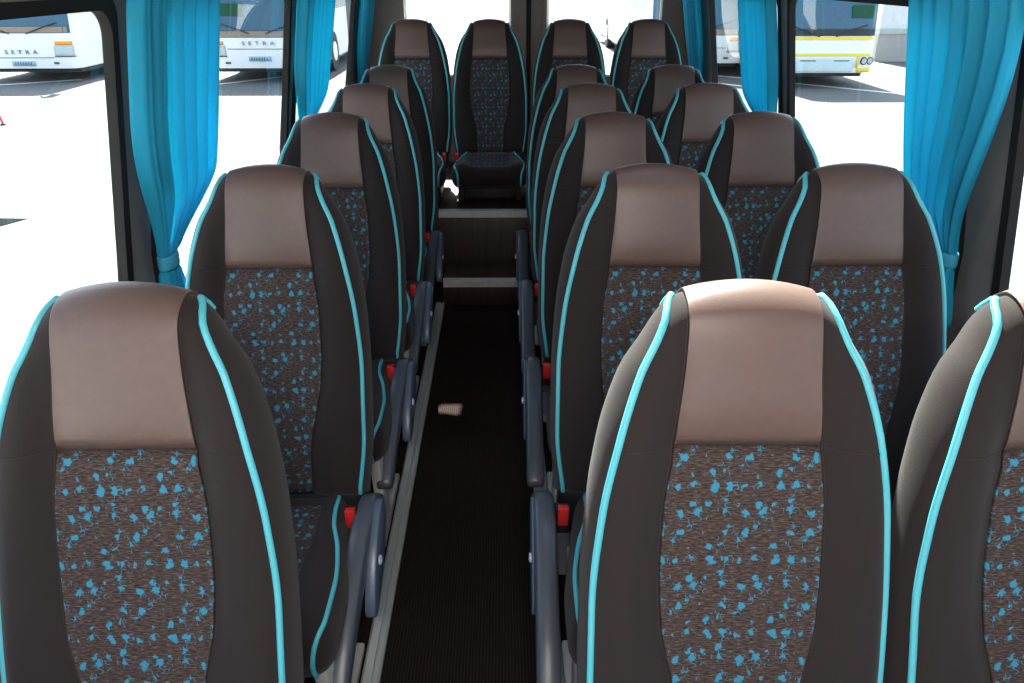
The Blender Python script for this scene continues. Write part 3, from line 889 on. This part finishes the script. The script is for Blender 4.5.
    MB().box(-1.15, 1.15, .35, Lb - .1, .22, .36).obj('underbody', M['busdark'], g)
    return g

coach(-11.5, 19.7, 'white coach with an orange indicator, seen through the nearest left window', lz=.71, pz=-.10)
coach(-5.83, 19.7, 'white coach with a green board in its windscreen, left of the black window post', board=-.58, lz=.90, wz=1.03)
coach(7.385, 18.6, 'white coach with yellow bands, seen through the large right window', yellow=True, board=.80, sc=.92)
coach(4.93, 20.7, 'white coach whose corner headlight shows between the right curtains', mirrors=False, sc=.96, wz=1.0, letters=False)

def bay_line(x0, y0, x1, y1, w=.12):
    d = Vector((x1 - x0, y1 - y0, 0)).normalized(); p = Vector((-d.y, d.x, 0)) * w / 2
    a = Vector((x0, y0, ZG)); b = Vector((x1, y1, ZG))
    mb = MB(); v = [a - p, a + p, b + p, b - p]; v += [q + Vector((0, 0, .004)) for q in v]
    mb.add(v, [(0, 1, 2, 3), (4, 5, 6, 7), (0, 1, 5, 4), (1, 2, 6, 5), (2, 3, 7, 6), (3, 0, 4, 7)])
    return mb.obj('bay_line', M['line'])
for i, (a, lb) in enumerate([((-14.9, 17.4, -10.6, 20.4), 'white parking line under the coach in the nearest left window'),
                             ((-8.2, 17.8, -5.6, 21.0), 'white parking line under the coach with the green board'),
                             ((5.6, 21.0, 9.3, 17.2), 'white parking line in front of the yellow banded coach'),
                             ((3.6, 21.3, 6.2, 18.4), 'white parking line under the coach between the right curtains')]):
    tag(bay_line(*a), lb, 'road marking', 'parking bay lines outside')

# white corrugated shed beyond the yellow banded coach
g = empty('corrugated_shed', (15.4, 24.5, ZG)); tag(g, 'white corrugated shed behind the yellow banded coach', 'shed')
v = []; f = []; n = 80
for i in range(n + 1):
    x = -4.2 + 9.0 * i / n; yy = .03 * (1 if (i // 2) % 2 else -1)
    v += [(x, yy, 1.05), (x, yy, 4.2), (x, yy + .2, 4.2), (x, yy + .2, 1.05)]
for i in range(n):
    for j in range(4): f.append((4*i + j, 4*i + (j+1) % 4, 4*i + 4 + (j+1) % 4, 4*i + 4 + j))
f += [(0, 1, 2, 3), (4*n, 4*n+1, 4*n+2, 4*n+3)]
MB().add(v, f).obj('sheet_cladding', M['shed'], g)
MB().box(-4.2, 4.8, -.08, 5, .0, .78).obj('base_wall', M['kerb'], g)
MB().box(-4.2, 4.8, -.12, 5, .78, .92).obj('ledge', M['rail'], g)
MB().box(-4.2, 4.8, -.05, 5, .92, 1.05).obj('sill_board', M['shed'], g)
MB().box(-4.3, 4.9, -.2, 5.2, 4.2, 4.35).obj('roof', M['shed'], g)

# thin red barrier post at the very left
g = empty('barrier_post', (-8.83, 14.0, ZG)); tag(g, 'thin red post standing on the asphalt at the left edge', 'post')
MB().tube([(0, 0, 0.03), (-.11, 0, .56)], .020, 8).obj('post', M['redpaint'], g, True)
MB().tube([(0, 0, 0), (0, 0, .03)], [.05, .04], 16).obj('base', M['busdark'], g, True)

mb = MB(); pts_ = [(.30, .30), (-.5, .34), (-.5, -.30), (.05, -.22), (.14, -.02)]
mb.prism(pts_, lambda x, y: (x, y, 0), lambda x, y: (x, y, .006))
o = mb.obj('dark_patch', simple('matt_dark', (0.015, 0.017, 0.02), 1.0, spec=0.0)); o.location = (-5.52, 7.95, ZG)  # flat near-black patch laid on the ground
tag(o, 'small dark patch on the sunlit ground at the left edge', 'patch')

# ------------------------------------------------------------ light
w = bpy.data.worlds.new('sky'); scene.world = w; w.use_nodes = True
nt = w.node_tree; bg = nt.nodes['Background']
sky = nt.nodes.new('ShaderNodeTexSky'); sky.sky_type = 'NISHITA'; sky.sun_disc = False
az = math.atan2(-.10, 1.0); EL = R(49)
sky.sun_elevation = EL; sky.sun_rotation = az
sky.air_density = 1.0; sky.dust_density = 1.5
hs = nt.nodes.new('ShaderNodeHueSaturation'); hs.inputs['Saturation'].default_value = .62
nt.links.new(sky.outputs[0], hs.inputs['Color']); nt.links.new(hs.outputs[0], bg.inputs['Color']); bg.inputs['Strength'].default_value = 0.75
sd = Vector((math.sin(az) * math.cos(EL), math.cos(az) * math.cos(EL), math.sin(EL)))
sl = bpy.data.lights.new('sun', 'SUN'); sl.energy = 44.0; sl.angle = R(.53); sl.color = (1.0, .95, .86)
so = bpy.data.objects.new('sun', sl); col.objects.link(so)
so.rotation_euler = (-sd).to_track_quat('-Z', 'Y').to_euler(); so.location = (0, 30, 30)

# unseen fill lamp added to brighten the front rows
g = empty('added_fill_lamp', (.05, -.25, 1.94)); tag(g, 'added rectangular fill lamp above the front of the aisle', 'lamp')
M['fill_glow'], nt_, nd_, ln_, b_ = new_mat('fill_diffuser')
b_.inputs['Base Color'].default_value = (.9, .9, .85, 1); b_.inputs['Emission Color'].default_value = (1, .9, .8, 1); b_.inputs['Emission Strength'].default_value = 2.0
MB().box(-.28, .28, -.11, .11, -.03, 0).obj('housing', M['seal'], g, bevel=.006)
MB().box(-.25, .25, -.085, .085, -.036, -.03).obj('diffuser', M['fill_glow'], g)
ll = bpy.data.lights.new('fill_light', 'AREA'); ll.shape = 'RECTANGLE'; ll.size = .5; ll.size_y = .17; ll.energy = 60; ll.color = (1.0, .92, .86)
lo_ = bpy.data.objects.new('fill_light', ll); col.objects.link(lo_); lo_.parent = g; lo_.location = (0, 0, -.04); lo_.rotation_euler = (R(35), 0, 0)

# ------------------------------------------------------------ camera
cam = bpy.data.cameras.new('camera'); cam.sensor_width = 36; cam.lens = 768 / 1024 * 36
cam.clip_start = .02; cam.clip_end = 500
co = bpy.data.objects.new('camera', cam); col.objects.link(co); scene.camera = co
pitch = math.atan(370 / 768); yaw = math.atan(-10 / 768 * math.cos(pitch))
fwd = Vector((-math.sin(yaw) * math.cos(pitch), math.cos(yaw) * math.cos(pitch), -math.sin(pitch)))
co.location = (0, 0, 1.58)
co.rotation_euler = fwd.to_track_quat('-Z', 'Y').to_euler()

scene.view_settings.view_transform = 'Standard'; scene.view_settings.look = 'None'
scene.view_settings.gamma = 1.0; scene.view_settings.exposure = -0.15; scene.view_settings.use_curve_mapping = False
scene.cycles.use_denoising = True
scene.cycles.max_bounces = 10; scene.cycles.diffuse_bounces = 5; scene.cycles.transparent_max_bounces = 16
scene.cycles.sample_clamp_indirect = 6.0
scene.cycles.caustics_reflective = False; scene.cycles.caustics_refractive = False
